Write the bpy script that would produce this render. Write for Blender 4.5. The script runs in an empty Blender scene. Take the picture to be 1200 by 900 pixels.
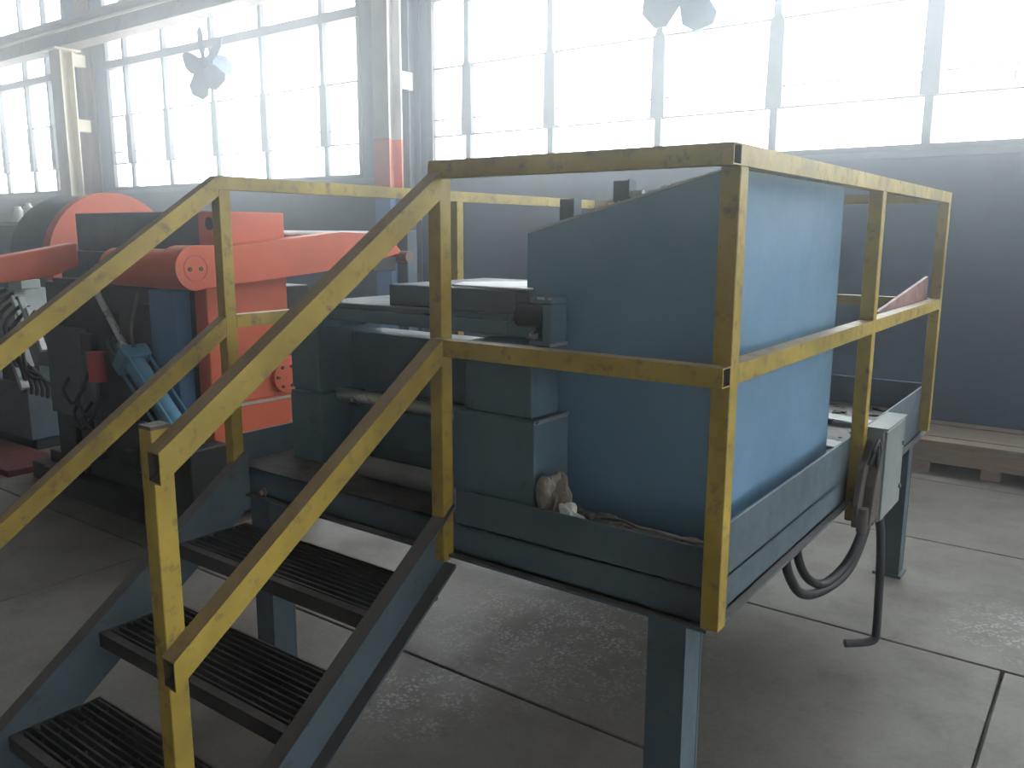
import bpy, bmesh, math, random
from mathutils import Vector, Matrix, noise
R = math.radians
random.seed(7)
S = bpy.context.scene
COL = S.collection

# ------------------------------------------------------------------ camera, world, exposure
cam_d = bpy.data.cameras.new('camera')
cam = bpy.data.objects.new('camera', cam_d); COL.objects.link(cam)
cam_d.sensor_width = 36.0
cam_d.lens = 36.0 * 979.45 / 1200.0
cam_d.clip_start = 0.05; cam_d.clip_end = 300
YAW, PITCH, ROLL = 0.6332, 0.1780, 0.0043
cam.matrix_world = (Matrix.Translation((0.7389, -1.8837, 1.7830)) @ Matrix.Rotation(YAW, 4, 'Z')
                    @ Matrix.Rotation(math.pi/2 - PITCH, 4, 'X') @ Matrix.Rotation(ROLL, 4, 'Z'))
S.camera = cam

W = bpy.data.worlds.new('sky'); S.world = W; W.use_nodes = True
bg = W.node_tree.nodes['Background']
bg.inputs[0].default_value = (0.93, 0.97, 1.0, 1)      # bright overcast sky, even all round
bg.inputs[1].default_value = 26.0
S.view_settings.view_transform = 'Standard'; S.view_settings.look = 'None'
S.view_settings.gamma = 1.0; S.view_settings.use_curve_mapping = False
S.view_settings.exposure = -1.05

# ------------------------------------------------------------------ materials
def nt(name):
    m = bpy.data.materials.new(name); m.use_nodes = True
    t = m.node_tree; t.nodes.clear(); return m, t
def N(t, k, **kw):
    n = t.nodes.new(k)
    for a, v in kw.items(): setattr(n, a, v)
    return n
def c4(c): return (c[0], c[1], c[2], 1)
def mixc(t, fac, a, b, mode='MIX'):
    n = N(t, 'ShaderNodeMix', data_type='RGBA', blend_type=mode)
    for sock, v in ((0, fac), (6, a), (7, b)):
        if hasattr(v, 'is_output'): t.links.new(v, n.inputs[sock])
        else: n.inputs[sock].default_value = v if sock == 0 else c4(v)
    return n.outputs[2]
def ramp(t, src, lo, hi, a=0.0, b=1.0):
    n = N(t, 'ShaderNodeMapRange'); n.clamp = True
    t.links.new(src, n.inputs[0])
    for i, v in enumerate((lo, hi, a, b)): n.inputs[i+1].default_value = v
    return n.outputs[0]
def noise_n(t, co, scale, detail=4, rough=.6):
    n = N(t, 'ShaderNodeTexNoise'); t.links.new(co, n.inputs['Vector'])
    n.inputs['Scale'].default_value = scale; n.inputs['Detail'].default_value = detail
    n.inputs['Roughness'].default_value = rough
    return n.outputs['Fac']
def paint(name, col, wear=(.16, .10, .06), amount=.55, scale=9.0, rough=.45, metal=0.0, vary=.12, top=None, bump=.02):
    """old shop paint: soft colour drift, worn/rusty patches, optional wear on upward faces"""
    m, t = nt(name)
    pos = N(t, 'ShaderNodeNewGeometry')
    co = pos.outputs['Position']
    n1 = noise_n(t, co, scale*.35, 3); n2 = noise_n(t, co, scale*2.2, 6, .7); n3 = noise_n(t, co, scale*9, 3)
    dk = tuple(x*(1-vary*2) for x in col); lt = tuple(min(1, x*(1+vary)) for x in col)
    c = mixc(t, ramp(t, n1, .35, .65), dk, lt)
    w = ramp(t, n2, amount, amount+.16)
    c = mixc(t, w, c, wear)
    if top is not None:
        sx = N(t, 'ShaderNodeSeparateXYZ'); t.links.new(pos.outputs['True Normal'], sx.inputs[0])
        up = ramp(t, sx.outputs[2], .45, .75, 0, 1)
        tw = N(t, 'ShaderNodeMath', operation='MULTIPLY'); t.links.new(up, tw.inputs[0])
        t.links.new(ramp(t, n2, .25, .6, .95, .55), tw.inputs[1])
        c = mixc(t, tw.outputs[0], c, top)
    b = N(t, 'ShaderNodeBsdfPrincipled'); t.links.new(c, b.inputs['Base Color'])
    t.links.new(ramp(t, n2, .3, .7, rough-.08, rough+.2), b.inputs['Roughness'])
    b.inputs['Metallic'].default_value = metal
    if bump:
        bp = N(t, 'ShaderNodeBump'); bp.inputs['Strength'].default_value = .25; bp.inputs['Distance'].default_value = bump*.1
        t.links.new(n3, bp.inputs['Height']); t.links.new(bp.outputs[0], b.inputs['Normal'])
    o = N(t, 'ShaderNodeOutputMaterial'); t.links.new(b.outputs[0], o.inputs[0])
    return m

M = {}
M['yellow'] = paint('yellow_paint', (.38, .275, .047), (.16, .105, .065), .54, 9, .42, vary=.16, top=(.22, .155, .115))
M['platform'] = paint('platform_blue', (.092, .132, .158), (.07, .06, .05), .60, 6, .5)
M['stringer'] = paint('stringer_blue', (.092, .132, .158), (.055, .045, .04), .57, 7, .5, top=(.13, .10, .085))
M['tread'] = paint('tread_steel', (.055, .05, .05), (.11, .07, .05), .55, 12, .55, top=(.12, .105, .095))
M['grating'] = paint('grating_steel', (.05, .046, .048), (.10, .06, .045), .58, 16, .5)
M['deck'] = paint('deck_plate', (.10, .085, .08), (.05, .045, .045), .5, 7, .55)
M['hopper'] = paint('hopper_blue', (.155, .285, .42), (.13, .215, .30), .66, 3, .42, vary=.06)
M['straight'] = paint('machine_grey_blue', (.105, .175, .215), (.07, .08, .09), .6, 5, .42)
M['bluegrey'] = paint('machine_slate', (.10, .14, .17), (.06, .06, .06), .6, 5, .5)
M['orange'] = paint('orange_paint', (.62, .12, .052), (.30, .08, .05), .66, 6, .42, vary=.08)
M['orange_d'] = paint('orange_dirty', (.50, .085, .045), (.10, .05, .04), .55, 7, .5)
M['black'] = paint('greasy_black', (.022, .021, .023), (.06, .045, .04), .6, 9, .45)
M['rubber'] = paint('black_rubber', (.018, .019, .022), (.03, .03, .03), .7, 9, .5, bump=0)
M['steel'] = paint('bright_steel', (.62, .63, .64), (.40, .38, .36), .68, 9, .28, metal=.85)
M['cylblue'] = paint('cylinder_blue', (.12, .30, .44), (.05, .07, .09), .64, 10, .38)
M['plateblue'] = paint('plate_blue', (.10, .23, .42), (.06, .09, .13), .64, 6, .42)
M['greygreen'] = paint('grey_green', (.075, .12, .125), (.04, .045, .045), .6, 6, .5)
M['red'] = paint('red_paint', (.55, .03, .05), (.15, .03, .03), .68, 9, .4)
M['box'] = paint('grey_enclosure', (.27, .30, .295), (.20, .20, .19), .68, 6, .4, bump=0)
M['lightgrey'] = paint('light_grey', (.50, .55, .55), (.25, .27, .27), .62, 8, .45)
M['white'] = paint('white_sheet', (.82, .83, .80), (.7, .7, .66), .7, 6, .4, bump=0)
M['rust'] = paint('rusty_sheet', (.30, .17, .15), (.20, .10, .08), .5, 6, .5)
M['brown'] = paint('brown_bracket', (.10, .082, .07), (.06, .05, .045), .55, 10, .6)
M['cream'] = paint('cream_column', (.62, .54, .40), (.40, .28, .20), .66, 4, .5)
M['colwhite'] = paint('white_column', (.66, .64, .62), (.45, .35, .3), .68, 4, .5)
M['colred'] = paint('column_red', (.70, .22, .13), (.6, .4, .3), .62, 4, .5)
M['colblue'] = paint('column_blue', (.16, .34, .58), (.2, .3, .4), .66, 4, .5)
M['frame'] = paint('window_steel', (.09, .09, .105), (.13, .07, .055), .56, 4, .6, bump=0)
M['pier'] = paint('pier_blue_grey', (.18, .22, .27), (.20, .14, .13), .6, 3, .6)
M['beam'] = paint('crane_beam', (.22, .15, .12), (.13, .08, .065), .55, 3, .55)
M['fan'] = paint('fan_grey', (.10, .14, .24), (.12, .13, .16), .6, 5, .5)
M['rollgrey'] = paint('roll_grey', (.20, .20, .205), (.12, .11, .11), .58, 9, .5)
M['maroon'] = paint('maroon_dirty', (.14, .035, .03), (.05, .03, .03), .52, 7, .55)
M['cable'] = paint('cable_dark', (.05, .05, .055), (.08, .07, .06), .6, 9, .5, bump=0)
M['ceil'] = paint('ceiling_paint', (.50, .50, .48), (.38, .37, .35), .6, 1, .8, bump=0)
M['plain'] = paint('plain_wall', (.58, .57, .54), (.42, .40, .37), .6, 1, .8, bump=0)
M['palegreen'] = paint('pale_green', (.42, .50, .46), (.3, .33, .32), .6, 4, .5)

def wood_mat():
    m, t = nt('old_timber')
    g = N(t, 'ShaderNodeNewGeometry'); mp = N(t, 'ShaderNodeMapping'); t.links.new(g.outputs['Position'], mp.inputs[0])
    mp.inputs['Scale'].default_value = (2, 30, 30)
    n = noise_n(t, mp.outputs[0], 2.0, 5, .7); n2 = noise_n(t, g.outputs['Position'], 2.5, 3)
    c = mixc(t, ramp(t, n, .3, .7), (.20, .155, .115), (.42, .34, .26))
    c = mixc(t, ramp(t, n2, .5, .7, 0, .5), c, (.45, .32, .22))
    b = N(t, 'ShaderNodeBsdfPrincipled'); t.links.new(c, b.inputs['Base Color']); b.inputs['Roughness'].default_value = .75
    o = N(t, 'ShaderNodeOutputMaterial'); t.links.new(b.outputs[0], o.inputs[0]); return m
M['wood'] = wood_mat()

def floor_mat():
    m, t = nt('worn_concrete')
    g = N(t, 'ShaderNodeNewGeometry'); co = g.outputs['Position']
    n1 = noise_n(t, co, .7, 5, .6); n2 = noise_n(t, co, 3.2, 6, .7); n3 = noise_n(t, co, 45, 4, .7); n4 = noise_n(t, co, 1.5, 3)
    c = mixc(t, ramp(t, n1, .3, .7), (.100, .090, .076), (.235, .214, .184))
    c = mixc(t, ramp(t, n2, .48, .72, 0, .65), c, (.075, .063, .053))
    c = mixc(t, ramp(t, n3, .35, .75, 0, .30), c, (.31, .295, .27))
    c = mixc(t, ramp(t, n4, .56, .72, 0, .55), c, (.22, .155, .125))
    # dried white paint spatter under the platform and beside the conduit
    def spatter(cx, cy, r, c):
        d = N(t, 'ShaderNodeVectorMath', operation='DISTANCE'); t.links.new(co, d.inputs[0]); d.inputs[1].default_value = (cx, cy, 0)
        mk = ramp(t, d.outputs['Value'], r*.25, r, 1, 0)
        v = N(t, 'ShaderNodeTexVoronoi'); t.links.new(co, v.inputs['Vector']); v.inputs['Scale'].default_value = 60
        sp = ramp(t, v.outputs['Distance'], .22, .55, .85, 0)
        nz = ramp(t, noise_n(t, co, 9, 4), .42, .56)
        a = N(t, 'ShaderNodeMath', operation='MULTIPLY'); t.links.new(sp, a.inputs[0]); t.links.new(nz, a.inputs[1])
        b = N(t, 'ShaderNodeMath', operation='MULTIPLY'); t.links.new(a.outputs[0], b.inputs[0]); t.links.new(mk, b.inputs[1])
        return mixc(t, b.outputs[0], c, (.55, .57, .57))
    c = spatter(-1.15, 1.12, .75, c)
    c = spatter(.52, 2.35, .40, c)
    c = spatter(-1.35, .30, .35, c)
    b = N(t, 'ShaderNodeBsdfPrincipled'); t.links.new(c, b.inputs['Base Color'])
    t.links.new(ramp(t, n2, .3, .7, .42, .70), b.inputs['Roughness'])
    bp = N(t, 'ShaderNodeBump'); bp.inputs['Strength'].default_value = .3; bp.inputs['Distance'].default_value = .004
    t.links.new(n3, bp.inputs['Height']); t.links.new(bp.outputs[0], b.inputs['Normal'])
    o = N(t, 'ShaderNodeOutputMaterial'); t.links.new(b.outputs[0], o.inputs[0]); return m
M['floor'] = floor_mat()

def wall_mat():
    """blue-grey painted sheeting with rust-brown stains"""
    m, t = nt('painted_wall')
    g = N(t, 'ShaderNodeNewGeometry'); co = g.outputs['Position']
    n1 = noise_n(t, co, .6, 5, .6); n2 = noise_n(t, co, 3.5, 6, .7)
    c = mixc(t, ramp(t, n1, .35, .65), (.07, .125, .20), (.10, .16, .24))
    c = mixc(t, ramp(t, n2, .5, .7, 0, .6), c, (.11, .12, .14))
    c = mixc(t, ramp(t, noise_n(t, co, 1.1, 6, .7), .55, .70, 0, .7), c, (.10, .075, .07))
    b = N(t, 'ShaderNodeBsdfPrincipled'); t.links.new(c, b.inputs['Base Color']); b.inputs['Roughness'].default_value = .7
    o = N(t, 'ShaderNodeOutputMaterial'); t.links.new(b.outputs[0], o.inputs[0]); return m
M['wall'] = wall_mat()

def glass_mat():
    m, t = nt('dusty_glass')
    tr = N(t, 'ShaderNodeBsdfTransparent'); tr.inputs[0].default_value = (.93, .95, .95, 1)
    tl = N(t, 'ShaderNodeBsdfTranslucent'); tl.inputs[0].default_value = (.85, .88, .88, 1)
    gl = N(t, 'ShaderNodeBsdfGlossy'); gl.inputs['Roughness'].default_value = .1
    a = N(t, 'ShaderNodeMixShader'); a.inputs[0].default_value = .18; t.links.new(tr.outputs[0], a.inputs[1]); t.links.new(tl.outputs[0], a.inputs[2])
    b = N(t, 'ShaderNodeMixShader'); b.inputs[0].default_value = .04; t.links.new(a.outputs[0], b.inputs[1]); t.links.new(gl.outputs[0], b.inputs[2])
    o = N(t, 'ShaderNodeOutputMaterial'); t.links.new(b.outputs[0], o.inputs[0]); return m
M['glass'] = glass_mat()

# ------------------------------------------------------------------ mesh helpers
def BM(): return bmesh.new()
def root_of(o):
    while o.parent: o = o.parent
    return o
def obj(name, bm, m, parent=None, smooth=False, bevel=0.0):
    """bmesh in world coordinates -> one mesh object under parent"""
    if bevel:
        bmesh.ops.bevel(bm, geom=[e for e in bm.edges], offset=bevel, segments=1, affect='EDGES', clamp_overlap=True)
    me = bpy.data.meshes.new(name)
    bmesh.ops.recalc_face_normals(bm, faces=bm.faces)
    bm.to_mesh(me); bm.free()
    if smooth:
        for p in me.polygons: p.use_smooth = True
        try: me.set_sharp_from_angle(angle=R(40))
        except Exception: pass
    o = bpy.data.objects.new(name, me); COL.objects.link(o)
    me.materials.append(M[m] if isinstance(m, str) else m)
    if any(p.material_index for p in me.polygons): me.materials.append(M['brown'])
    if parent:
        me.transform(Matrix.Translation(-root_of(parent).location))
        o.parent = parent
    return o
def tag(o, label=None, cat=None, group=None, kind=None):
    if label: o['label'] = label
    if cat: o['category'] = cat
    if group: o['group'] = group
    if kind: o['kind'] = kind
    return o
def thing(name, loc, label, cat, group=None, kind=None):
    o = bpy.data.objects.new(name, None); COL.objects.link(o); o.location = loc; o.empty_display_size = .1
    return tag(o, label, cat, group, kind)
def solo(o, group=None, kind=None, label=None, cat=None):
    """give a one-mesh thing an origin at its base"""
    me = o.data; xs = [v.co for v in me.vertices]
    c = Vector(((min(v.x for v in xs)+max(v.x for v in xs))/2, (min(v.y for v in xs)+max(v.y for v in xs))/2, min(v.z for v in xs)))
    me.transform(Matrix.Translation(-c)); o.location = c
    return tag(o, label, cat, group, kind)
def box(bm, x0, x1, y0, y1, z0, z1, mat=None):
    M4 = Matrix.Translation(((x0+x1)/2, (y0+y1)/2, (z0+z1)/2)) @ Matrix.Diagonal((abs(x1-x0), abs(y1-y0), abs(z1-z0), 1))
    if mat is not None: M4 = mat @ M4
    return bmesh.ops.create_cube(bm, size=1, matrix=M4)['verts']
def bar(bm, a, b, w, h=None, up=(0, 0, 1), hollow=0.0):
    """rectangular bar from a to b: w across, h along `up`; hollow = open-ended tube"""
    h = h or w
    a = Vector(a); b = Vector(b); d = (b-a); L = d.length; d.normalize()
    u = Vector(up); s = u.cross(d).normalized(); u = d.cross(s).normalized()
    M4 = Matrix(((d.x, s.x, u.x, 0), (d.y, s.y, u.y, 0), (d.z, s.z, u.z, 0), (0, 0, 0, 1)))
    M4 = Matrix.Translation((a+b)/2) @ M4 @ Matrix.Diagonal((L, w, h, 1))
    vs = bmesh.ops.create_cube(bm, size=1, matrix=M4)['verts']
    if hollow:
        fs = {f for v in vs for f in v.link_faces}
        bm.normal_update()
        ends = [f for f in fs if abs(f.normal.dot(d)) > .99]
        for f in ends:
            bmesh.ops.inset_region(bm, faces=[f], thickness=hollow, depth=0)
            n = f.normal.copy()
            ring = bmesh.ops.extrude_discrete_faces(bm, faces=[f])['faces'][0]
            bmesh.ops.translate(bm, verts=list(ring.verts), vec=-n*.30)
            for e in {l for v in ring.verts for l in v.link_faces}: e.material_index = 1
    return vs
def sheared(bm, a, b, w, h, x0=None):
    """bar in a YZ plane whose ends are cut plumb: a, b = (y, z) of the top edge; x0..x0+w"""
    (ya, za), (yb, zb) = a, b
    prism_x(bm, [(ya, za), (yb, zb), (yb, zb-h), (ya, za-h)], x0, x0+w)
def prism_x(bm, pts, x0, x1):
    v0 = [bm.verts.new((x0, y, z)) for y, z in pts]; v1 = [bm.verts.new((x1, y, z)) for y, z in pts]
    bm.faces.new(v0); bm.faces.new(list(reversed(v1)))
    n = len(pts)
    for i in range(n): bm.faces.new((v0[i], v1[i], v1[(i+1) % n], v0[(i+1) % n]))
def prism_y(bm, pts, y0, y1):
    v0 = [bm.verts.new((x, y0, z)) for x, z in pts]; v1 = [bm.verts.new((x, y1, z)) for x, z in pts]
    bm.faces.new(v0); bm.faces.new(list(reversed(v1)))
    n = len(pts)
    for i in range(n): bm.faces.new((v0[i], v1[i], v1[(i+1) % n], v0[(i+1) % n]))
def cyl(bm, a, b, r, r2=None, seg=20, caps=True):
    a = Vector(a); b = Vector(b); d = b-a
    q = Vector((0, 0, 1)).rotation_difference(d.normalized()).to_matrix().to_4x4()
    bmesh.ops.create_cone(bm, cap_ends=caps, segments=seg, radius1=r, radius2=r if r2 is None else r2, depth=d.length,
                          matrix=Matrix.Translation((a+b)/2) @ q)
def catmull(P, n=10):
    P = [Vector(p) for p in P]; out = []
    Q = [P[0]*2-P[1]] + P + [P[-1]*2-P[-2]]
    for i in range(1, len(Q)-2):
        for k in range(n):
            t = k/n; a, b, c, d = Q[i-1], Q[i], Q[i+1], Q[i+2]
            out.append(.5*((2*b)+(c-a)*t+(2*a-5*b+4*c-d)*t*t+(3*b-a-3*c+d)*t**3))
    out.append(P[-1]); return out
def pipe(bm, P, r, seg=10, smooth_n=8):
    C = catmull(P, smooth_n) if smooth_n else [Vector(p) for p in P]
    rings = []; u = Vector((0, 0, 1))
    for i, p in enumerate(C):
        d = (C[min(i+1, len(C)-1)]-C[max(i-1, 0)]).normalized()
        if abs(d.dot(u)) > .95: u = Vector((1, 0, 0)) if abs(d.x) < .9 else Vector((0, 1, 0))
        s = d.cross(u).normalized(); u = s.cross(d).normalized()
        rings.append([bm.verts.new(p + r*(math.cos(2*math.pi*k/seg)*s + math.sin(2*math.pi*k/seg)*u)) for k in range(seg)])
    for a, b in zip(rings, rings[1:]):
        for k in range(seg): bm.faces.new((a[k], a[(k+1) % seg], b[(k+1) % seg], b[k]))
    bm.faces.new(list(reversed(rings[0]))); bm.faces.new(rings[-1])
def part_box(name, m, parent, *b, bevel=.004):
    bm = BM(); box(bm, *b); return obj(name, bm, m, parent, bevel=bevel)

# ------------------------------------------------------------------ the hall
YW = 6.0                       # window wall
XL, XR, YF, ZC = -30.0, 18.0, -11.0, 7.6
SILL = 2.49
# floor: cast slabs with open joints
floor = thing('floor', (0, 0, 0), 'worn grey concrete floor cast in slabs', None, kind='structure')
ys = [-11.0, -9.0, -7.6, -6.2, -4.9, -3.55, -2.2, -.83, .552, 1.92, 3.39, 4.75, 6.2]
XS = [-30.2, -26.0, -22.0, -18.2, -14.4, -10.6, -7.1, -3.55, .487, 4.7, 9.2, 13.6, 18.2]
for j in range(len(ys)-1):
    xs = XS if ys[j] < 1.9 else [x + (1.9 if abs(x) < 29 and x < 18 else 0) for x in XS]
    for i in range(len(xs)-1):
        part_box('slab', 'floor', floor, xs[i]+.006, xs[i+1]-.006, ys[j]+.006, ys[j+1]-.006, -.12, 0, bevel=.004)
bm = BM(); box(bm, -30.2, 18.2, -11, 6.2, -.2, -.05); obj('joint_bed', bm, 'floor', floor)

def struct(name, bm, m, label=None): return tag(obj(name, bm, m), label or name.replace('_', ' '), None, kind='structure')
bays = [(-7.46+7.38, -6.30+7.38), (-7.46, -6.30), (-14.85, -13.60), (-22.25, -21.0), (-29.6, -28.4)]   # piers between the windows
ZT = 7.0
bm = BM()
box(bm, XL, XR, YW, YW+.25, 0, SILL-.03)
box(bm, XL, XR, YW, YW+.25, ZT, ZC)
for a, b in bays[1:]: box(bm, a, b, YW, YW+.25, SILL-.03, ZT)
struct('wall_back', bm, 'wall', 'blue-grey painted wall with rusty stains under the windows')
bm = BM(); box(bm, XL, XR, YW-.035, YW+.02, SILL-.06, SILL); struct('trim_1', bm, 'pier', 'steel sill strip along the bottom of the windows')
# far side walls and ceiling; daylight on the right-hand faces comes through the tall lights of the end wall
bm = BM(); box(bm, XL-.25, XL, YF, YW, 0, ZC); struct('wall_left', bm, 'plain')
bm = BM(); box(bm, XR, XR+.25, YF, YW, 0, 2.4); box(bm, XR, XR+.25, YF, YW, 4.9, ZC)
for y in (-11, -6.5, -2, 2.0, 5.6): box(bm, XR, XR+.25, y, y+.4, 2.4, 4.9)
struct('wall_right', bm, 'plain')
bm = BM()
box(bm, XL, XR, YF-.25, YF, 0, ZC)
struct('wall_front', bm, 'plain')
bm = BM()
box(bm, XL, XR, YF-.25, YW+.25, ZC, ZC+.2)
struct('ceiling', bm, 'ceil')

# ------------------------------------------------------------------ windows
rows = [SILL, 2.93, 3.71, 4.47, 5.33, 6.13, ZT]
def window(idx, cols, label):
    x0, x1 = cols[0], cols[-1]
    w = thing('window_%d' % idx, ((x0+x1)/2, YW, SILL), label, None, kind='structure')
    bm = BM()
    for a, b in ((x0, x0+.06), (x1-.06, x1)): box(bm, a, b, YW-.02, YW+.10, SILL, ZT)
    box(bm, x0, x1, YW-.02, YW+.10, SILL, SILL+.05); box(bm, x0, x1, YW-.02, YW+.10, ZT-.06, ZT)
    obj('window_frame', bm, 'frame', w)
    bm = BM(); box(bm, x0, x1, YW-.05, YW+.10, 4.47, 4.59); obj('transom', bm, 'frame', w)
    for i in range(1, len(cols)-1):
        x = cols[i]
        bm = BM()
        box(bm, x-.035, x+.035, YW, YW+.08, SILL, 2.935)
        prism_y(bm, [(x-.075, 2.93), (x+.075, 2.93), (x+.065, 3.68), (x+.035, 3.74), (x+.035, ZT), (x-.035, ZT), (x-.035, 3.74), (x-.065, 3.68)], YW-.03, YW+.08)
        obj('mullion', bm, 'frame', w)
    for z, h in ((2.93, .016), (3.12, .010), (3.71, .018), (5.33, .022), (6.13, .022)):
        bm = BM(); box(bm, x0, x1, YW+.01, YW+.06, z-h/2, z+h/2); obj('glazing_bar', bm, 'frame', w)
    for i in range(len(cols)-1):
        bm = BM(); xm = (cols[i]+cols[i+1])/2
        pipe(bm, [(xm, YW-.0, 2.95), (xm+.01, YW-.10, 3.02), (xm+.02, YW-.02, 3.11)], .008, 6, 4)
        if i % 2: obj('vent_latch', bm, 'frame', w)
        else: bm.free()
        for j in range(len(rows)-1):
            bm = BM(); box(bm, cols[i]+.005, cols[i+1]-.005, YW+.035, YW+.041, rows[j]+.005, rows[j+1]-.005)
            obj('pane', bm, 'glass', w)
    return w
window(1, [-6.30, -5.706, -4.55, -3.252, -2.076, -.769, .45, 1.67, 2.9], 'tall steel-framed factory window right of the white and red column')
window(2, [-13.60, -12.983, -11.861, -10.6, -9.43, -8.173, -7.46], 'tall steel-framed factory window between the cream column and the red-based column')
window(3, [-21.0, -20.0, -18.8, -17.618, -16.481, -15.6, -14.85], 'tall steel-framed factory window beyond the cream column')
window(4, [2.9, 4.1, 5.3, 6.5, 7.7, 9.0, 10.2, 11.4], 'tall steel-framed factory window at the right-hand end of the wall')
window(6, [11.4, 12.6, 13.8, 15, 16.2, 18.0], 'tall steel-framed factory window beside the glazed end wall')
window(5, [-28.4, -27.2, -26, -24.8, -23.5, -22.25], 'tall steel-framed factory window at the far end of the wall')

# columns carrying the crane runway
def column(x0, x1, mt, label, red=False):
    c = thing('crane_column', ((x0+x1)/2, 5.42, 0), label, 'column', 'crane runway columns along the window wall')
    bm = BM(); xm = (x0+x1)/2
    zlo = 2.48 if red else 0
    ztop = 4.73
    box(bm, x0, x1, 5.30, 5.325, zlo if not red else 2.86, ztop); box(bm, x0, x1, 5.50, 5.525, zlo if not red else 2.86, ztop); box(bm, xm-.012, xm+.012, 5.325, 5.50, zlo if not red else 2.86, ztop)
    obj('shaft', bm, mt, c)
    if red:
        bm = BM(); box(bm, x0, x1, 5.30, 5.325, 2.30, 2.86); box(bm, x0, x1, 5.50, 5.525, 2.30, 2.86); box(bm, xm-.012, xm+.012, 5.325, 5.50, 2.30, 2.86); obj('red_band', bm, 'colred', c)
        bm = BM(); box(bm, x0, x1, 5.30, 5.325, 0, 2.30); box(bm, x0, x1, 5.50, 5.525, 0, 2.30); box(bm, xm-.012, xm+.012, 5.325, 5.50, 0, 2.30); obj('blue_base', bm, 'colblue', c)
    bm = BM(); box(bm, x0-.06, x0+.12, 5.78, 5.80, 0, ZT); box(bm, x0+.02, x0+.04, 5.80, 5.96, 0, ZT); box(bm, x0-.06, x0+.12, 5.96, 5.985, 0, ZT); obj('wall_stanchion', bm, 'pier' if red else 'beam', c)
    for z in (3.55, 4.60):
        bm = BM(); box(bm, xm-.05, xm+.05, 5.52, 5.79, z-.10, z+.10); obj('batten', bm, mt, c)
    bm = BM(); box(bm, x0-.06, x1+.06, 5.2, 5.62, 4.70, 4.73); obj('cap_plate', bm, mt, c)
    return c
column(-6.55, -6.30, 'colwhite', 'white steel crane column with red band and blue base', True)
column(-14.05, -13.70, 'cream', 'cream steel crane column beside the far windows')
column(-21.4, -21.1, 'cream', 'cream steel crane column at the far end of the hall')
cb = thing('crane_beam', (-12, 5.4, 4.73), 'brown steel crane runway beam on top of the columns', 'beam')
bm = BM(); box(bm, XL+.1, 17.5, 5.26, 5.56, 4.73, 4.755); box(bm, XL+.1, 17.5, 5.30, 5.52, 5.10, 5.125); box(bm, XL+.1, 17.5, 5.39, 5.42, 4.755, 5.10)
obj('i_beam', bm, 'beam', cb)
bm = BM(); box(bm, XL+.1, 17.5, 5.38, 5.44, 5.125, 5.19); obj('crane_rail', bm, 'bluegrey', cb)
bm = BM(); box(bm, XL+.1, 17.5, 5.10, 5.14, 4.89, 4.92); obj('conductor_bar', bm, 'cream', cb)
for k in range(30):
    x = -29 + k*1.55
    bm = BM(); prism_x(bm, [(5.40, 4.755), (5.27, 4.755), (5.40, 5.10)], x-.01, x+.01); obj('stiffener', bm, 'beam', cb)

# ------------------------------------------------------------------ hanging fans
def fan(loc, yaw, label, spin):
    f = thing('hanging_fan', loc, label, 'fan', 'grey propeller fans hung by the windows')
    L = Vector(loc); Mx = Matrix.Translation(L) @ Matrix.Rotation(yaw, 4, 'Z')
    def put(name, bm, m, smooth=False):
        bm.transform(Mx); return obj(name, bm, m, f, smooth)
    bm = BM(); cyl(bm, (0, -.06, 0), (0, .05, 0), .075, seg=20); cyl(bm, (0, -.09, 0), (0, -.06, 0), .03, .07, 20); put('hub', bm, 'fan', True)
    bm = BM(); cyl(bm, (0, .05, 0), (0, .36, 0), .11, seg=22); cyl(bm, (0, .36, 0), (0, .40, 0), .11, .06, 22); put('motor', bm, 'fan', True)
    for k in range(5):
        bm = BM(); a = spin + k*2*math.pi/5
        pts = [(.05, -.05), (.16, -.11), (.36, -.15), (.46, -.08), (.465, .07), (.38, .13), (.18, .10), (.05, .05)]
        top = [bm.verts.new((x, -.008 + y*.42, y)) for x, y in pts]; bot = [bm.verts.new((x, .008 + y*.42, y)) for x, y in pts]
        bm.faces.new(top); bm.faces.new(list(reversed(bot)))
        for i in range(len(pts)): bm.faces.new((top[i], bot[i], bot[(i+1) % 8], top[(i+1) % 8]))
        bm.transform(Matrix.Rotation(a, 4, 'Y')); put('blade', bm, 'fan')
    bm = BM(); bar(bm, (0, .2, .1), (0, .2, 4.74-L.z), .04); box(bm, -.09, .09, .10, .30, .09, .13); put('hanger', bm, 'fan')
fan((-9.62, 5.20, 4.02), R(0), 'grey five-bladed propeller fan hung before the window left of the red-based column', R(114))
fan((-2.62, 5.20, 3.95), R(0), 'grey five-bladed propeller fan hung above the blue hopper', R(66))

# ------------------------------------------------------------------ operator platform
T = .0485
ZR, ZM, ZD = 1.986, 1.476, .885
XA, XB = -.9065, -1.9756          # right sides of the two stair-head posts
YB = 2.80
pf = thing('work_platform', (-1.0, 1.4, 0), 'raised blue steel work platform with yellow guard rails', 'platform')
part_box('deck_plate', 'deck', pf, -2.03, -.055, .055, YB, ZD-.012, ZD)
def channel_x(name, x0, x1, y, z0, z1, s, m='platform', fl=.06):
    bm = BM(); box(bm, x0, x1, min(y, y+s*.008), max(y, y+s*.008), z0, z1)
    for z in (z0, z1-.009): box(bm, x0, x1, min(y, y+s*fl), max(y, y+s*fl), z, z+.009)
    return obj(name, bm, m, pf)
def channel_y(name, y0, y1, x, z0, z1, s, m='platform', fl=.06):
    bm = BM(); box(bm, min(x, x+s*.008), max(x, x+s*.008), y0, y1, z0, z1)
    for z in (z0, z1-.009): box(bm, min(x, x+s*fl), max(x, x+s*fl), y0, y1, z, z+.009)
    return obj(name, bm, m, pf)
ZB = .782
channel_x('edge_beam', -2.03, -.055, .05, ZB, ZD-.001, 1)
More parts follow.
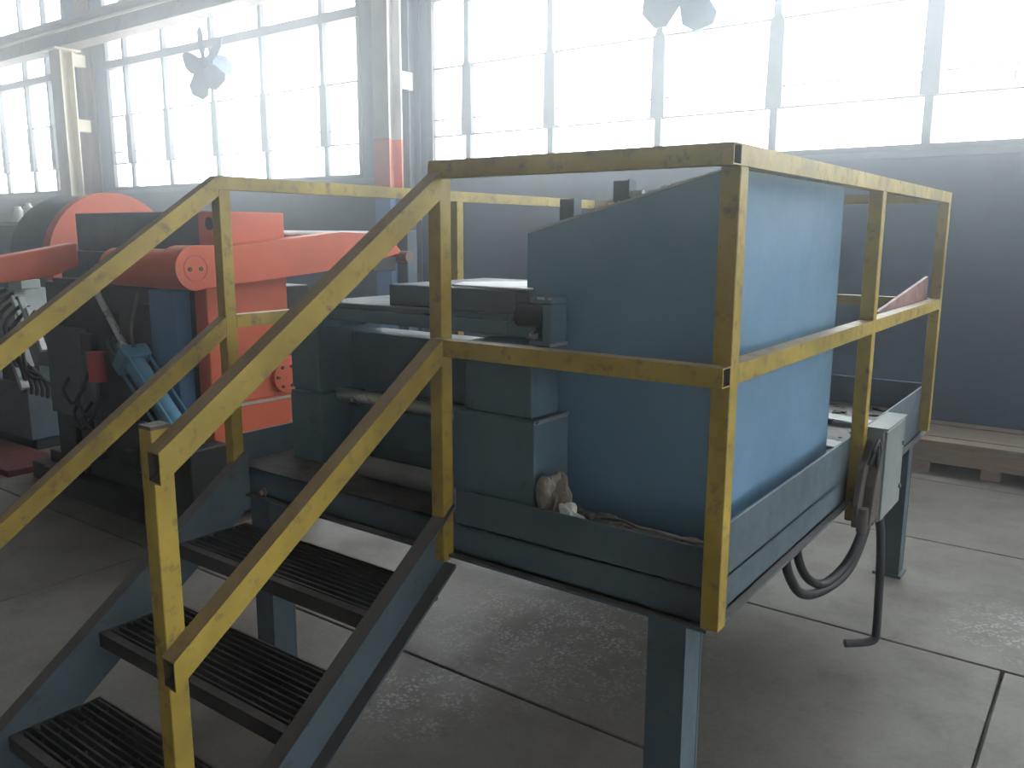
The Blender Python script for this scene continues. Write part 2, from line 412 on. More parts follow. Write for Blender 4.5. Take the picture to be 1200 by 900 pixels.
channel_x('edge_beam', -2.03, -.055, YB, ZB, ZD-.001, -1)
channel_y('edge_beam', .05, YB, -.0485, ZB, ZD-.001, -1, 'platform')
channel_y('edge_beam', .05, YB, -2.03, ZB, ZD-.001, 1)
for y in (.75, 1.45, 2.1): channel_x('cross_beam', -2.02, -.06, y, ZB+.01, ZD-.013, 1)
bm = BM(); box(bm, -2.03, -.04, .022, .05, ZB-.008, ZB+.0); obj('bottom_flange', bm, 'stringer', pf)
bm = BM(); box(bm, -.0485, -.026, .05, YB, ZB-.008, ZB+.0); obj('bottom_flange', bm, 'stringer', pf)
part_box('toe_board', 'platform', pf, XA+.012, -.04, .046, .056, ZD-.002, .992, bevel=.002)
part_box('toe_board', 'platform', pf, -.056, -.046, .05, YB, ZD-.002, 1.032, bevel=.002)
part_box('toe_board', 'platform', pf, -2.03, -.05, YB-.008, YB+.002, ZD-.002, 1.032, bevel=.002)
part_box('toe_board', 'platform', pf, -2.038, -2.028, .06, YB, ZD-.002, 1.0, bevel=.002)
def leg(x, y):
    bm = BM()
    box(bm, x-.055, x+.055, y-.055, y-.047, 0.015, ZB); box(bm, x-.055, x+.055, y+.047, y+.055, .015, ZB); box(bm, x+.045, x+.053, y-.047, y+.047, .015, ZB)
    box(bm, x-.053, x-.045, y-.047, y+.047, .015, ZB)
    l = obj('leg', bm, 'platform', pf)
    bm = BM(); box(bm, x-.07, x+.07, y-.07, y+.07, 0, .015); obj('base_plate', bm, 'platform', l)
for x, y in ((-.155, .09), (-.135, 2.74), (-1.945, .14), (-1.945, 2.74), ): leg(x, y)
def post(x, y, z0, z1, m='yellow', name='post', parent=pf):
    """square post; x, y = its front right edge"""
    bm = BM(); bar(bm, (x-T/2, y+T/2, z0), (x-T/2, y+T/2, z1), T, T, up=(0, 1, 0)); return obj(name, bm, m, parent, bevel=.002)
P1 = post(0, 0, .797, ZR-T)
P2 = post(XA, 0, .762, ZR-.004)
post(0, 1.374-T/2, .705, ZR-T); post(0, 2.69-T/2, .81, ZR-T)
post(XB, 0, .80, ZR-T, 'yellow')
post(XB, 1.374-T/2, .80, ZR-T, 'yellow'); post(XB, 2.69-T/2, .80, ZR-T, 'yellow')
post(-.98, 2.69-T/2, .80, ZR-T)
def rail(a, b, m='yellow', name='guard_rail', parent=pf, hol=0):
    bm = BM(); bar(bm, a, b, T, T, hollow=hol); return obj(name, bm, m, parent)
for z, nm in ((ZR-T/2, 'top_rail'), (ZM-T/2, 'mid_rail')):
    top = nm == 'top_rail'
    rail((XA-.001 if top else XA-.012, -T/2, z), (.0, -T/2, z), 'yellow', nm, hol=.005)                    # front
    if top: rail((-T/2, 0.0, z+.0005), (-T/2, 2.69+T/2, z+.0005), 'yellow', nm)
    else:
        rail((-T/2, T, z), (-T/2, 1.374-T/2, z), 'yellow', nm); rail((-T/2, 1.374+T/2, z), (-T/2, 2.69-T/2, z), 'yellow', nm)
    rail((-T if top else -T, 2.69, z), (XB, 2.69, z), 'yellow', nm)                                # back
    if top: rail((XB-T/2, 0, z+.0005), (XB-T/2, 2.69+T/2, z+.0005), 'yellow', nm)
    else: rail((XB-T/2, T, z), (XB-T/2, 2.69-T/2, z), 'yellow', nm)
for x, y in ((-1.93, .046),):
    bm = BM(); cyl(bm, (-1.86, .048, .80), (-1.86, .022, .80), .010, seg=6); cyl(bm, (-1.86, .048, .80), (-1.86, .040, .80), .017, seg=14); obj('bolt', bm, 'rust', pf)

# ------------------------------------------------------------------ stairs
st = thing('steel_stairs', (-1.44, -.6, 0), 'short steel stair with yellow handrails and open grating treads', 'stairs')
SL = .726
ztop = lambda y: .895 + SL*(y+.02)
def stringer(xw, s):
    bm = BM(); H = .21; ye = -1.22
    def seg(x0, x1, dz0, dz1):
        pts = []
        y_end = .045
        lo = [(y, ztop(y)-dz1) for y in (y_end, -1.4)]; hi = [(y, ztop(y)-dz0) for y in (-1.4, y_end)]
        poly = lo+hi
        # clip at the floor
        out = []
        for i in range(4):
            a, b = poly[i], poly[(i+1) % 4]
            if a[1] >= 0: out.append(a)
            if (a[1] >= 0) != (b[1] >= 0):
                t = a[1]/(a[1]-b[1]); out.append((a[0]+t*(b[0]-a[0]), 0.0))
        prism_x(bm, out, min(x0, x1), max(x0, x1))
    seg(xw, xw+s*.008, 0, H)
    seg(xw+s*.008, xw+s*.055, 0, .011); seg(xw+s*.008, xw+s*.055, H-.011, H)
    return obj('stringer', bm, 'stringer', st)
stringer(-.95, 1); stringer(-1.945, -1)
for k, (zt, yf) in enumerate(((.668, -.277), (.447, -.585), (.222, -.893))):
    x0, x1 = -1.945, -.95; yb = yf+.295
    bm = BM(); box(bm, x0, x1, yf, yf+.03, zt-.006, zt); box(bm, x0, x1, yf, yf+.007, zt-.05, zt-.006)
    box(bm, x0, x1, yb-.006, yb, zt-.04, zt); box(bm, x0, x0+.006, yf, yb, zt-.05, zt); box(bm, x1-.006, x1, yf, yb, zt-.05, zt)
    tr = obj('tread', bm, 'tread', st)
    bm = BM(); n = 10
    for i in range(n):
        y = yf+.045+(yb-yf-.06)*i/(n-1); box(bm, x0+.006, x1-.006, y-.004, y+.004, zt-.03, zt-.002)
    for i in range(6):
        x = x0+(x1-x0)*(i+.5)/6; box(bm, x-.003, x+.003, yf+.03, yb, zt-.026, zt-.014)
    obj('grating', bm, 'grating', tr)
# right hand rail, outside its posts
def stair_rail(x0, ya, za, yb, zb, m, name):
    bm = BM()
    prism_x(bm, [(ya, za+hy), (yb, zb+hy), (yb, zb-hy), (ya, za-hy)], x0, x0+T)
    bmesh.ops.recalc_face_normals(bm, faces=bm.faces); bm.normal_update()
    end = [f for f in bm.faces if f.normal.y < -.99 and min(v.co.y for v in f.verts) < yb+.001]
    d = (Vector((0, ya, za))-Vector((0, yb, zb))).normalized()
    for f in end:
        bmesh.ops.inset_region(bm, faces=[f], thickness=.006, depth=0)
        ring = bmesh.ops.extrude_discrete_faces(bm, faces=[f])['faces'][0]
        bmesh.ops.translate(bm, verts=list(ring.verts), vec=d*.40)
        for e in {l for v in ring.verts for l in v.link_faces}: e.material_index = 1
    return obj(name, bm, m, st)
RS = .69
def srail(y, z0): return z0 + RS*(y+.05)
hy = T*1.22/2/math.cos(math.atan(RS))
stair_rail(XA, -.05, 1.952-hy, -.955, srail(-.955, 1.952)-hy, 'yellow', 'handrail')
stair_rail(XA, -.05, 1.478-hy, -.955, srail(-.955, 1.478)-hy, 'yellow', 'mid_rail')
stair_rail(XB-T, .0, 1.986-hy, -1.12, srail(-1.12, 1.955)-hy, 'yellow', 'handrail')
stair_rail(XB-T, .0, 1.470-hy, -1.12, srail(-1.12, 1.442)-hy, 'yellow', 'mid_rail')
def spost(x, y, zt):
    zb = max(0, ztop(y)-.19)
    return post(x, y, zb, zt, 'yellow', 'post', st)
spost(XA, -.942, 1.368); spost(XB, -1.06, 1.235)
bm = BM(); box(bm, XA-T+.002, XA-.0, -.942, -.942+T, 1.366, 1.374); obj('post_cap', bm, 'brown', st)

# ------------------------------------------------------------------ blue hopper on the platform
hp = thing('feed_hopper', (-.45, .8, ZD), 'big bright blue sheet-metal hopper standing on the platform', 'hopper')
HX0, HX1, HY0, HY1 = -.80, -.12, .29, 1.30
zt = lambda x: 1.962 + (x+.12)*.262
bm = BM(); prism_y(bm, [(HX0, ZD), (HX1, ZD), (HX1, zt(HX1)), (HX0, zt(HX0))], HY0, HY0+.008); obj('front_panel', bm, 'hopper', hp, bevel=.002)
bm = BM(); prism_y(bm, [(HX0, ZD), (HX1, ZD), (HX1, zt(HX1)), (HX0, zt(HX0))], HY1-.008, HY1); obj('back_panel', bm, 'hopper', hp, bevel=.002)
bm = BM(); box(bm, HX1-.008, HX1, HY0+.008, HY1-.008, ZD, zt(HX1)); obj('side_panel', bm, 'hopper', hp, bevel=.002)
bm = BM(); box(bm, HX0, HX0+.008, HY0+.008, HY1-.008, ZD, zt(HX0)); obj('side_panel', bm, 'hopper', hp, bevel=.002)
bm = BM(); bar(bm, (HX0, HY0+.014, zt(HX0)+.003), (HX1, HY0+.014, zt(HX1)+.003), .03, .006, up=(0, 0, 1)); obj('rim_strip', bm, 'lightgrey', hp)
bm = BM(); box(bm, HX0+.01, HX1-.01, HY0+.01, HY1-.01, 1.30, 1.31); obj('inner_floor', bm, 'bluegrey', hp)
for x in (-.66, -.475):
    bm = BM(); z = zt(x)+.004
    box(bm, x-.024, x+.024, .296, .325, z, z+.062); box(bm, x+.026, x+.030, .291, .335, z-.01, z+.066)
    l = obj('hinge_lug', bm, 'bluegrey', hp, bevel=.001)
bm = BM(); cyl(bm, (-.445, .305, zt(-.455)+.02), (-.405, .305, zt(-.455)+.022), .012, seg=10); obj('green_cap', bm, 'palegreen', hp, True)
for i in range(9):
    x = -.52+random.random()*.34
    bm = BM(); bmesh.ops.create_icosphere(bm, subdivisions=1, radius=.009, matrix=Matrix.Translation((x, .300, zt(x)+.008)) @ Matrix.Rotation(random.random()*3, 4, 'X') @ Matrix.Diagonal((1.5, .7, .5, 1)))
    obj('paint_scrap', bm, 'white', hp)

# ------------------------------------------------------------------ roll straightener beside the hopper
rs = thing('roll_straightener', (-1.3, .5, ZD), 'grey-blue roll straightener with side blocks and rollers on the platform', 'machine')
def rbox(name, m, *b, bevel=.004): return part_box(name, m, rs, *b, bevel=bevel)
# left side frame in two blocks
rbox('lower_block', 'straight', -1.93, -1.755, .25, .62, ZD, 1.165)
rbox('upper_block', 'straight', -1.925, -1.765, .255, .60, 1.175, 1.452)
rbox('split_shim', 'straight', -1.915, -1.775, .262, .60, 1.165, 1.175, bevel=0)
rbox('guide_lug', 'plateblue', -1.765, -1.66, .28, .42, 1.43, 1.475)
# cross boxes
a = rbox('cross_box', 'straight', -1.765, -.90, .43, .60, 1.165, 1.395)
rbox('cross_box', 'straight', -1.765, -.90, .40, .60, .955, 1.105)
rbox('bottom_tray', 'straight', -1.765, -.86, .44, .62, ZD, .955)
for (y, z, r, m) in ((.36, 1.150, .026, 'steel'), (.50, 1.128, .022, 'steel')):
    bm = BM(); cyl(bm, (-1.77, y, z), (-.86, y, z), r, seg=20); obj('roller', bm, m, rs, True)
# right side frame
rbox('lower_block', 'straight', -.95, -.632, .10, .285, ZD, 1.23)
rbox('upper_block', 'straight', -.93, -.672, .14, .287, 1.23, 1.452)
rbox('rear_block', 'straight', -.95, -.81, .285, .62, ZD, 1.44)
rbox('block_ledge', 'steel', -.637, -.629, .10, .287, 1.224, 1.236, bevel=0)
rbox('corner_plate', 'lightgrey', -.95+.001, -.94, .092, .10, .905, .975, bevel=0)
# top plate
rbox('top_plate', 'straight', -1.80, -.81, .20, .62, 1.468, 1.512)
rbox('top_tongue', 'straight', -.81, -.70, .20, .285, 1.468, 1.512)
rbox('top_plate_upper', 'bluegrey', -1.72, -.81, .215, .60, 1.512, 1.532)
rbox('motor_box', 'bluegrey', -1.37, -.81, .25, .80, 1.532, 1.606)
rbox('motor_box_nose', 'bluegrey', -.81, -.765, .25, .287, 1.512, 1.606)
# bearing bracket
bm = BM()
box(bm, -.71, -.632, .175, .265, 1.578, 1.596); box(bm, -.71, -.632, .175, .265, 1.450, 1.466); box(bm, -.665, -.632, .18, .265, 1.466, 1.578)
obj('bearing_bracket', bm, 'straight', rs, bevel=.003)
rbox('bracket_edge', 'steel', -.634, -.628, .175, .265, 1.450, 1.459, bevel=0)
rbox('bracket_edge', 'steel', -.68, -.63, .174, .177, 1.590, 1.597, bevel=0)
bm = BM(); cyl(bm, (-.77, .215, 1.535), (-.665, .215, 1.535), .036, seg=18); obj('shaft_end', bm, 'black', rs, True)
for z in (1.49, 1.55):
    bm = BM(); cyl(bm, (-.72, .205, z-.012), (-.70, .195, z-.012), .012, seg=6); obj('bolt', bm, 'steel', rs)
bm = BM(); cyl(bm, (-1.50, .23, .925), (-1.02, .23, .925), .040, seg=24); o = obj('steel_roll', bm, 'rollgrey', None, True)
solo(o, label='grey steel roll lying on the platform deck at the stair head', cat='roll')
# white sheet on the motor box
bm = BM(); prism = [(-1.12, .30), (-.772, .246), (-.812, .80), (-1.20, .46)]
v0 = [bm.verts.new((x, y, 1.607+(.003 if i in (1, 2) else 0))) for i, (x, y) in enumerate(prism)]
v1 = [bm.verts.new((v.co.x, v.co.y, v.co.z+.005)) for v in v0]
bm.faces.new(v1); bm.faces.new(list(reversed(v0)))
for i in range(4): bm.faces.new((v0[i], v0[(i+1) % 4], v1[(i+1) % 4], v1[i]))
solo(obj('white_sheet', bm, 'white'), label='flat white sheet lying on the straightener beside the blue hopper', cat='sheet')

# ------------------------------------------------------------------ litter on the deck
def crumple(name, c, sx, sy, sz, m, seed, label, cat):
    bm = BM(); bmesh.ops.create_icosphere(bm, subdivisions=4, radius=1)
    for v in bm.verts:
        d = v.co.normalized()
        n = noise.noise(d*1.7+Vector((seed, 0, 0)))*.40 + abs(noise.noise(d*1.9+Vector((0, seed, 0))))*.30 + abs(noise.noise(d*5+Vector((seed, seed, 0))))*.08
        p = d*(0.72+n)
        v.co = Vector((c[0]+p.x*sx, c[1]+p.y*sy, max(c[2], c[2]+sz*.55+p.z*sz)))
    return solo(obj(name, bm, m), label=label, cat=cat)
M['bag'] = paint('dusty_plastic', (.21, .185, .155), (.42, .40, .36), .56, 14, .3, vary=.25, bump=0)
crumple('plastic_bag', (-.585, .125, ZD), .085, .055, .135, 'bag', 3.1, 'crumpled dusty plastic bag on the deck against the hopper', 'bag')
crumple('paper_scrap', (-.50, .088, ZD+.05), .055, .026, .055, 'white', 8.4, 'crumpled white paper scrap beside the plastic bag', 'paper')
M['dirt'] = paint('swept_dirt', (.17, .14, .115), (.30, .27, .22), .55, 22, .8)
bm = BM()
for i in range(420):
    x = -.58+.50*random.random(); y = .085+.15*random.random()**1.3; s = .006+.016*random.random()**2
    bmesh.ops.create_icosphere(bm, subdivisions=1, radius=s, matrix=Matrix.Translation((x, y, ZD+s*.35+.09*(1-abs((y-.15)/.1))*random.random())) @ Matrix.Rotation(random.random()*6, 4, 'Z') @ Matrix.Diagonal((1.6, .9, .6, 1)))
for i in range(16):
    x = -.56+i*.03; bmesh.ops.create_icosphere(bm, subdivisions=2, radius=.05, matrix=Matrix.Translation((x, .14+.03*random.random(), ZD)) @ Matrix.Diagonal((1, 1.5, 1.7+.5*random.random()-.05*i, 1)))
dirt = solo(obj('debris', bm, 'dirt'), kind='stuff', label='ridge of dirt and scrap along the toe board', cat='debris')
def twine(P, r, m, name, label, cat):
    bm = BM(); pipe(bm, P, r, 6, 8); return solo(obj(name, bm, m, None, True), label=label, cat=cat)
twine([(-.42, .10, .985), (-.33, .085, 1.0), (-.27, .07, .998), (-.20, .065, 1.0), (-.13, .062, .997), (-.07, .065, .998)], .0045, 'bag', 'frayed_string', 'pale frayed string lying along the toe board', 'string')

# ------------------------------------------------------------------ junction box, hoses and conduit on the platform's right side
jb = thing('junction_box', (.035, 1.55, .70), 'light grey electrical box bolted to the right side of the platform', 'box')
part_box('body', 'box', jb, -.002, .062, 1.40, 1.72, .70, 1.065, bevel=.005)
part_box('door', 'box', jb, .062, .070, 1.405, 1.715, .708, 1.057, bevel=.003)
bm = BM(); box(bm, -.004, .074, 1.395, 1.725, 1.065, 1.071); obj('lid', bm, 'box', jb)
for z in (.78, .96):
    bm = BM(); cyl(bm, (.068, 1.69, z), (.078, 1.69, z), .009, seg=10); obj('latch', bm, 'bluegrey', jb)
gb = thing('gland_bracket', (.02, 1.3, .70), 'brown cable gland bracket beside the guard post under the grey box', 'bracket')
bm = BM(); prism_x(bm, [(1.30, .93), (1.395, 1.02), (1.395, .715), (1.25, .715), (1.25, .80)], .001, .022); obj('gland_plate', bm, 'brown', gb, bevel=.003)
bm = BM(); prism_x(bm, [(1.33, .86), (1.40, .98), (1.40, .72), (1.29, .72)], .022, .058); obj('cable_cover', bm, 'brown', gb, bevel=.003)
for i, y in enumerate((1.268, 1.325, 1.375)):
    bm = BM(); cyl(bm, (.036, y, .79), (.036, y, .70), .020, seg=14); obj('gland', bm, 'brown', gb, True)
for i in range(4):
    bm = BM(); pipe(bm, [(.03, 1.33+.015*i, .94), (.045, 1.335+.015*i, 1.0+.015*(i % 2)), (.05, 1.37, 1.03-.03*i), (.05, 1.405, .99-.04*i)], .006, 6, 6); obj('wire', bm, 'cable', gb, True)
def hose(P, r, label):
    bm = BM(); pipe(bm, P, r, 12, 10); return solo(obj('rubber_hose', bm, 'rubber', None, True), 'black hoses looped under the platform', None, label, 'hose')
hose([(.036, 1.268, .74), (.036, 1.262, .69), (.015, 1.17, .60), (-.02, 1.03, .565), (-.05, .93, .61), (-.07, .87, .70), (-.075, .85, .80)], .0155, 'inner black rubber hose of the loop hanging under the platform')
hose([(.036, 1.325, .74), (.036, 1.318, .68), (.018, 1.20, .570), (-.02, 1.03, .540), (-.045, .86, .58), (-.06, .75, .68), (-.072, .70, .80)], .0165, 'outer black rubber hose of the loop hanging under the platform')
bm = BM(); pipe(bm, [(.045, 1.48, .715), (.048, 1.54, .62), (.05, 1.58, .45), (.05, 1.60, .30), (.05, 1.61, .175), (.045, 1.605, .135), (.01, 1.58, .12), (-.05, 1.53, .118)], .017, 12, 8)
o = obj('conduit_pipe', bm, 'cable', None, True)
solo(o, label='dark bent conduit hanging from the electrical box to just above the floor', cat='pipe')

# scrap sheet resting on the guard rails at the far corner
bm = BM()
q = [(-.075, 1.75, 1.475), (-.06, 2.66, 1.585), (-.06, 2.66, 1.43), (-.075, 1.75, 1.41)]
v0 = [bm.verts.new(p) for p in q]; v1 = [bm.verts.new((p[0]-.014, p[1], p[2])) for p in q]
bm.faces.new(v0); bm.faces.new(list(reversed(v1)))
for i in range(4): bm.faces.new((v0[i], v0[(i+1) % 4], v1[(i+1) % 4], v1[i]))
solo(obj('scrap_sheet', bm, 'rust'), label='rust-brown offcut of sheet propped behind the far mid rail', cat='sheet')
bm = BM()
for i in range(160):
    x = -.9+.8*random.random(); y = 1.45+1.25*random.random(); s = .006+.02*random.random()**2
    bmesh.ops.create_icosphere(bm, subdivisions=1, radius=s, matrix=Matrix.Translation((x, y, ZD+s*.3)) @ Matrix.Diagonal((1.7, 1, .5, 1)))
solo(obj('swarf', bm, 'dirt'), kind='stuff', label='loose swarf scattered on the rear deck', cat='debris')
for k, (x, y, a, L) in enumerate(((-.30, 1.75, .2, .30), (-.25, 2.25, .05, .34), (-.33, 1.50, -.3, .22))):
    bm = BM(); box(bm, -L/2, L/2, -.06, .06, 0, .006); bm.transform(Matrix.Translation((x, y, ZD+.012+.006*k)) @ Matrix.Rotation(a, 4, 'Z') @ Matrix.Rotation(.06, 4, 'Y'))
    solo(obj('metal_offcut', bm, 'lightgrey'), 'pale metal offcuts on the rear deck', None, ['pale metal offcut on the deck just behind the blue hopper', 'longest pale metal offcut on the deck by the rear toe board', 'shortest pale metal offcut on the deck tucked against the hopper'][k], 'offcut')

# ------------------------------------------------------------------ timber skid by the wall
pl = thing('timber_skid', (.9, 5.38, 0), 'long weathered timber skid lying against the dark wall', 'pallet')
for k in range(5):
    y0 = 4.98+k*.155; part_box('plank', 'wood', pl, -.56, 2.6, y0, y0+.148, .228+.002*(k % 2), .252+.003*((k*2) % 3), bevel=.003)
for y in (5.0, 5.36, 5.70): part_box('bearer', 'wood', pl, -.54, 2.58, y, y+.045, .075, .228, bevel=.003)
for x in (-.48, .0, .62, 1.3, 2.0, 2.5):
    for y in (4.99, 5.70): part_box('block', 'wood', pl, x, x+.13, y, y+.075, 0, .075, bevel=.003)

# ------------------------------------------------------------------ orange hold-down machine behind the stairs
om = thing('coil_feeder', (-4.2, 1.2, 0), 'orange and black coil feeder with big hinged arm left of the platform', 'machine')
def ob(name, m, *b, bevel=.006): return part_box(name, m, om, *b, bevel=bevel)
ob('base', 'black', -5.25, -3.58, .86, 1.75, .06, 1.45)
ob('skid_rail', 'black', -5.3, -3.5, .74, .86, 0, .16)
ob('skid_rail', 'black', -5.3, -3.5, 1.6, 1.74, 0, .06)
ob('foot', 'black', -5.62, -5.25, .82, 1.0, .0, .13)
ob('foot_plate', 'black', -5.5, -5.2, .9, 1.1, .10, .22)
fr = ob('upright_frame', 'orange', -3.55, -3.40, .945, 1.43, .595, 1.90)
bm = BM(); cyl(bm, (-3.435, .9445, 1.832), (-3.435, .938, 1.832), .036, seg=18); obj('bore_shade_disc', bm, 'black', fr)  # solid black disc: shade of the bore put in as colour, no hole cut
ob('lower_plate', 'orange', -3.50, -3.395, 1.0, 1.475, .80, 1.03)
ob('front_strip', 'orange', -3.50, -3.385, .86, .945, .30, 1.50)
ob('seam_strip', 'lightgrey', -3.402, -3.394, .99, 1.42, .775, .79, bevel=0)
ob('kick_plate', 'bluegrey', -3.56, -3.42, .93, 1.52, .36, .60)
bm = BM(); cyl(bm, (-3.44, 1.375, .915), (-3.365, 1.375, .915), .095, seg=24); fl = obj('bearing_flange', bm, 'orange', om, True)
for k in range(6):
    a = k*math.pi/3; p = (1.375+.068*math.cos(a), .915+.068*math.sin(a)); bm = BM(); cyl(bm, (-3.366, p[0], p[1]), (-3.354, p[0], p[1]), .011, seg=6); obj('bolt', bm, 'black', fl)
# arm with hub and cross shaft
bm = BM(); prism_x(bm, [(.71, 1.715), (.97, 1.712), (1.75, 1.788), (2.16, 1.775), (2.28, 1.665), (2.26, 1.645), (2.04, 1.607), (1.60, 1.55), (.95, 1.498), (.71, 1.478)], -3.385, -3.25)
arm = obj('hinged_arm', bm, 'orange', om, bevel=.006)
bm = BM(); cyl(bm, (-3.40, .71, 1.596), (-3.235, .71, 1.596), .118, seg=36); hub = obj('hub', bm, 'orange', om, True)
bm = BM()
for k in range(36):
    a, b = 2*math.pi*k/36, 2*math.pi*(k+1)/36
    for r in (.068,):
        bar(bm, (-3.236, .71+r*math.cos(a), 1.596+r*math.sin(a)), (-3.236, .71+r*math.cos(b), 1.596+r*math.sin(b)), .006, .006, up=(1, 0, 0))
obj('hub_ring', bm, 'orange_d', hub)
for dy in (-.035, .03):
    bm = BM(); cyl(bm, (-3.237, .71+dy, 1.592), (-3.230, .71+dy, 1.592), .012, seg=8); obj('hole_shade_disc', bm, 'black', hub)  # raised black discs painted as the shade inside grease holes
bm = BM(); cyl(bm, (-4.02, .71, 1.585), (-3.39, .71, 1.585), .108, seg=32); obj('cross_shaft', bm, 'orange', om, True)
ob('arm_tip_block', 'black', -3.38, -3.26, 2.02, 2.24, 1.535, 1.625)
bm = BM(); cyl(bm, (-3.40, 2.33, 1.625), (-3.22, 2.33, 1.625), .04, seg=20); obj('tip_roller', bm, 'rust', om, True)
# second arm, tilted, at the far side
bm = BM(); prism_x(bm, [(.10, 1.578), (.88, 1.712), (.88, 1.56), (.70, 1.50), (.10, 1.44)], -4.92, -4.80); obj('hinged_arm', bm, 'orange', om, bevel=.006)
# head boxes
ob('head_box', 'bluegrey', -5.08, -3.56, 1.02, 1.55, 1.66, 1.905)
ob('head_lower', 'bluegrey', -5.15, -3.62, .93, 1.55, 1.47, 1.66)
ob('ledge', 'black', -5.1, -3.6, .84, .95, 1.44, 1.48)
# front clutter
ob('column_plate', 'plateblue', -3.80, -3.54, .76, .86, .12, 1.46)
ob('side_panel', 'greygreen', -5.18, -4.74, .80, .86, .56, 1.16)
ob('side_panel', 'greygreen', -4.72, -4.62, .82, .86, .50, 1.05)
bm = BM(); cyl(bm, (-4.52, .80, .84), (-4.52, .80, 1.03), .055, seg=20); obj('red_canister', bm, 'red', om, True)
for k in range(26):
    x = -5.1+1.4*random.random(); z = .2+1.15*random.random(); s = .03+.05*random.random()
    if -4.66 < x < -4.4 and .7 < z < 1.1: continue
    bm = BM(); box(bm, x-s, x+s, .80+.03*random.random(), .87, z-s*.8, z+s*.8); obj('fitting', bm, random.choice(['black', 'black', 'black', 'brown']), om, bevel=.006)
for k in range(7):
    x = -5.0+1.2*random.random(); z = .5+.7*random.random()
    bm = BM(); pipe(bm, [(x, .82, z), (x+.05, .74, z-.08), (x+.18, .74, z-.16), (x+.25, .82, z-.05+.1*random.random())], .012, 8, 6); obj('hydraulic_line', bm, 'rubber', om, True)
# hydraulic cylinder
ya = .64
A, B, Cc = Vector((-4.16, ya, 1.455)), Vector((-3.84, ya, 1.098)), Vector((-3.28, ya, .625))
bm = BM(); cyl(bm, A, B, .020, seg=16); obj('cylinder_rod', bm, 'steel', om, True)
d = (Cc-B).normalized()
bm = BM(); cyl(bm, B+d*.09, Cc-d*.07, .058, seg=24); cb_ = obj('cylinder_barrel', bm, 'cylblue', om, True)
side = d.cross(Vector((0, 1, 0))).normalized(); up = Vector((0, 1, 0))
bm = BM(); bar(bm, B, B+d*.09, .16, .16, up=(0, 1, 0)); obj('end_cap', bm, 'cylblue', cb_, bevel=.006)
bm = BM(); bar(bm, Cc-d*.07, Cc, .16, .16, up=(0, 1, 0)); obj('end_cap', bm, 'cylblue', cb_, bevel=.006)
for s1 in (-1, 1):
    for s2 in (-1, 1):
        o_ = side*s1*.062+up*s2*.062; bm = BM(); cyl(bm, B+d*.08+o_, Cc-d*.06+o_, .009, seg=8); obj('tie_rod', bm, 'cylblue', cb_, True)
bm = BM(); pipe(bm, [B+d*.05+Vector((.06, -.02, .08)), B+Vector((.10, -.03, .14)), B+Vector((.02, .05, .27)), B+Vector((-.12, .15, .33))], .011, 8, 8); obj('hydraulic_line', bm, 'brown', om, True)
bm = BM(); box(bm, -3.40, -3.16, .56, .80, .0, .64); obj('cylinder_stand', bm, 'black', om, bevel=.006)
bm = BM(); cyl(bm, (-3.45, 1.44, 1.783), (-3.45, 2.55, 1.783), .014, seg=10); obj('chrome_bar', bm, 'white', om, True)
bm = BM(); box(bm, -3.50, -3.40, 2.5, 2.6, 0, 1.80); obj('rear_stand', bm, 'bluegrey', om, bevel=.004)

# ------------------------------------------------------------------ coil reel with orange flange
cr = thing('coil_reel', (-6.75, 2.06, 0), 'dark steel coil with round orange flange behind the feeder', 'reel')
bm = BM(); cyl(bm, (-6.62, 2.06, 1.55), (-6.50, 2.06, 1.55), .57, seg=64); obj('flange', bm, 'orange', cr, True)
bm = BM(); cyl(bm, (-7.25, 2.06, 1.55), (-6.60, 2.06, 1.55), .555, seg=64); obj('coil', bm, 'bluegrey', cr, True)
bm = BM(); cyl(bm, (-6.52, 2.06, 1.55), (-6.40, 2.06, 1.55), .12, seg=32); obj('mandrel', bm, 'black', cr, True)
bm = BM(); box(bm, -7.55, -7.25, 1.8, 2.32, 0, 1.75); obj('pedestal', bm, 'bluegrey', cr, bevel=.01)
bm = BM(); box(bm, -7.7, -6.3, 1.75, 2.38, 0, .12); obj('base', bm, 'black', cr, bevel=.01)

# ------------------------------------------------------------------ hydraulic unit at the far left
hu = thing('hydraulic_unit', (-6.6, 1.3, 0), 'hydraulic power unit with pale control box and tangled hoses beside the feeder', 'pump')
def hb(name, m, *b, bevel=.006): return part_box(name, m, hu, *b, bevel=bevel)
hb('tank', 'bluegrey', -7.4, -6.35, 1.15, 1.75, .10, .55)
hb('tank_foot', 'black', -7.3, -6.4, 1.2, 1.7, 0, .10)
hb('control_box', 'lightgrey', -7.0, -6.42, 1.14, 1.4, 1.02, 1.335)
hb('box_stand', 'black', -6.9, -6.55, 1.2, 1.35, .55, 1.02)
hb('valve_block', 'plateblue', -7.0, -6.52, 1.16, 1.38, 1.335, 1.42)
hb('valve_cap', 'lightgrey', -6.5, -6.28, 1.15, 1.3, 1.335, 1.41)
for k, (x, z) in enumerate(((-6.36, 1.28), (-6.24, 1.27), (-6.13, 1.20))):
    bm = BM(); bar(bm, (x, 1.12, z), (x+.20, 1.12, z-.32), .045, .04); obj('valve_bar', bm, 'lightgrey' if k < 2 else 'steel', hu, bevel=.003)
for k, (x, z) in enumerate(((-6.30, .98), (-6.40, .80))):
    bm = BM(); bar(bm, (x, 1.10, z), (x+.14, 1.10, z-.25), .07, .04); obj('bracket_arm', bm, 'lightgrey', hu, bevel=.003)
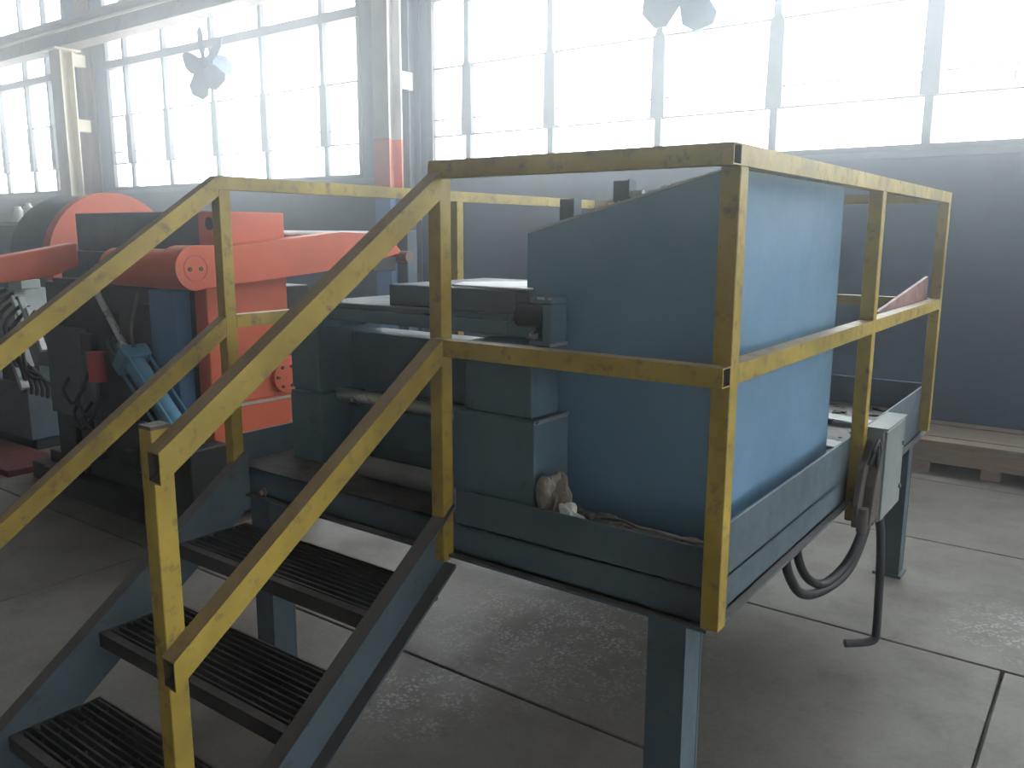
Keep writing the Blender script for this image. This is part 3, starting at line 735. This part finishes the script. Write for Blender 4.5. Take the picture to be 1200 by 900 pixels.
for k in range(7):
    x = -6.5+.09*k
    bm = BM(); pipe(bm, [(x, 1.14, 1.33-.03*k), (x-.12, 1.04, 1.22-.05*k), (x-.02, 1.02, 1.0-.05*k), (x+.16, 1.05, .86-.03*k), (x+.12, 1.12, .60), (x+.02, 1.16, .50)], .016, 8, 8); obj('hose', bm, 'rubber', hu, True)
bm = BM(); box(bm, -7.2, -5.75, .70, 1.13, .0, .05); o2 = obj('drip_tray', bm, 'maroon', None, bevel=.004)
solo(o2, label='dirty red drip tray on the floor before the hydraulic unit', cat='tray')

# ------------------------------------------------------------------ far bench under the distant windows
fb = thing('work_bench', (-12.5, 3.2, 0), 'grey bench with white parts under the distant windows', 'bench')
for (n, m, b) in (('bench_body', 'bluegrey', (-14.5, -10.2, 3.0, 3.7, .0, 1.85)), ('bench_top', 'palegreen', (-14.6, -10.1, 2.95, 3.75, 1.85, 1.90))):
    part_box(n, m, fb, *b, bevel=.01)
for k, (x, r, h) in enumerate(((-10.55, .10, .16), (-10.25+.0, .07, .20))):
    bm = BM(); cyl(bm, (x-.35, 3.2, 1.90), (x-.35, 3.2, 1.90+h), r, r*.8, 20); cyl(bm, (x-.35, 3.2, 1.90+h), (x-.35, 3.2, 1.94+h), r*.5, r*.4, 14)
    solo(obj('canister', bm, 'white', None, True), 'white canisters on the far bench', None, ['short wide white canister on the far grey bench', 'slim taller white canister on the far grey bench'][k], 'canister')

# ------------------------------------------------------------------ dusty haze filling the hall
def haze_mat(dens, g):
    m, t = nt('dust_haze')
    v = N(t, 'ShaderNodeVolumeScatter'); v.inputs['Color'].default_value = (.93, .97, 1, 1)
    v.inputs['Density'].default_value = dens; v.inputs['Anisotropy'].default_value = g
    o = N(t, 'ShaderNodeOutputMaterial'); t.links.new(v.outputs[0], o.inputs['Volume']); return m
bm = BM(); box(bm, XL+.05, XR-.05, YF+.05, YW-.1, .002, ZC-.05)
hz = solo(obj('dust_haze', bm, haze_mat(.036, .88)), kind='stuff', label='thin even dust haze filling the hall', cat='haze')
hz.display_type = 'WIRE'
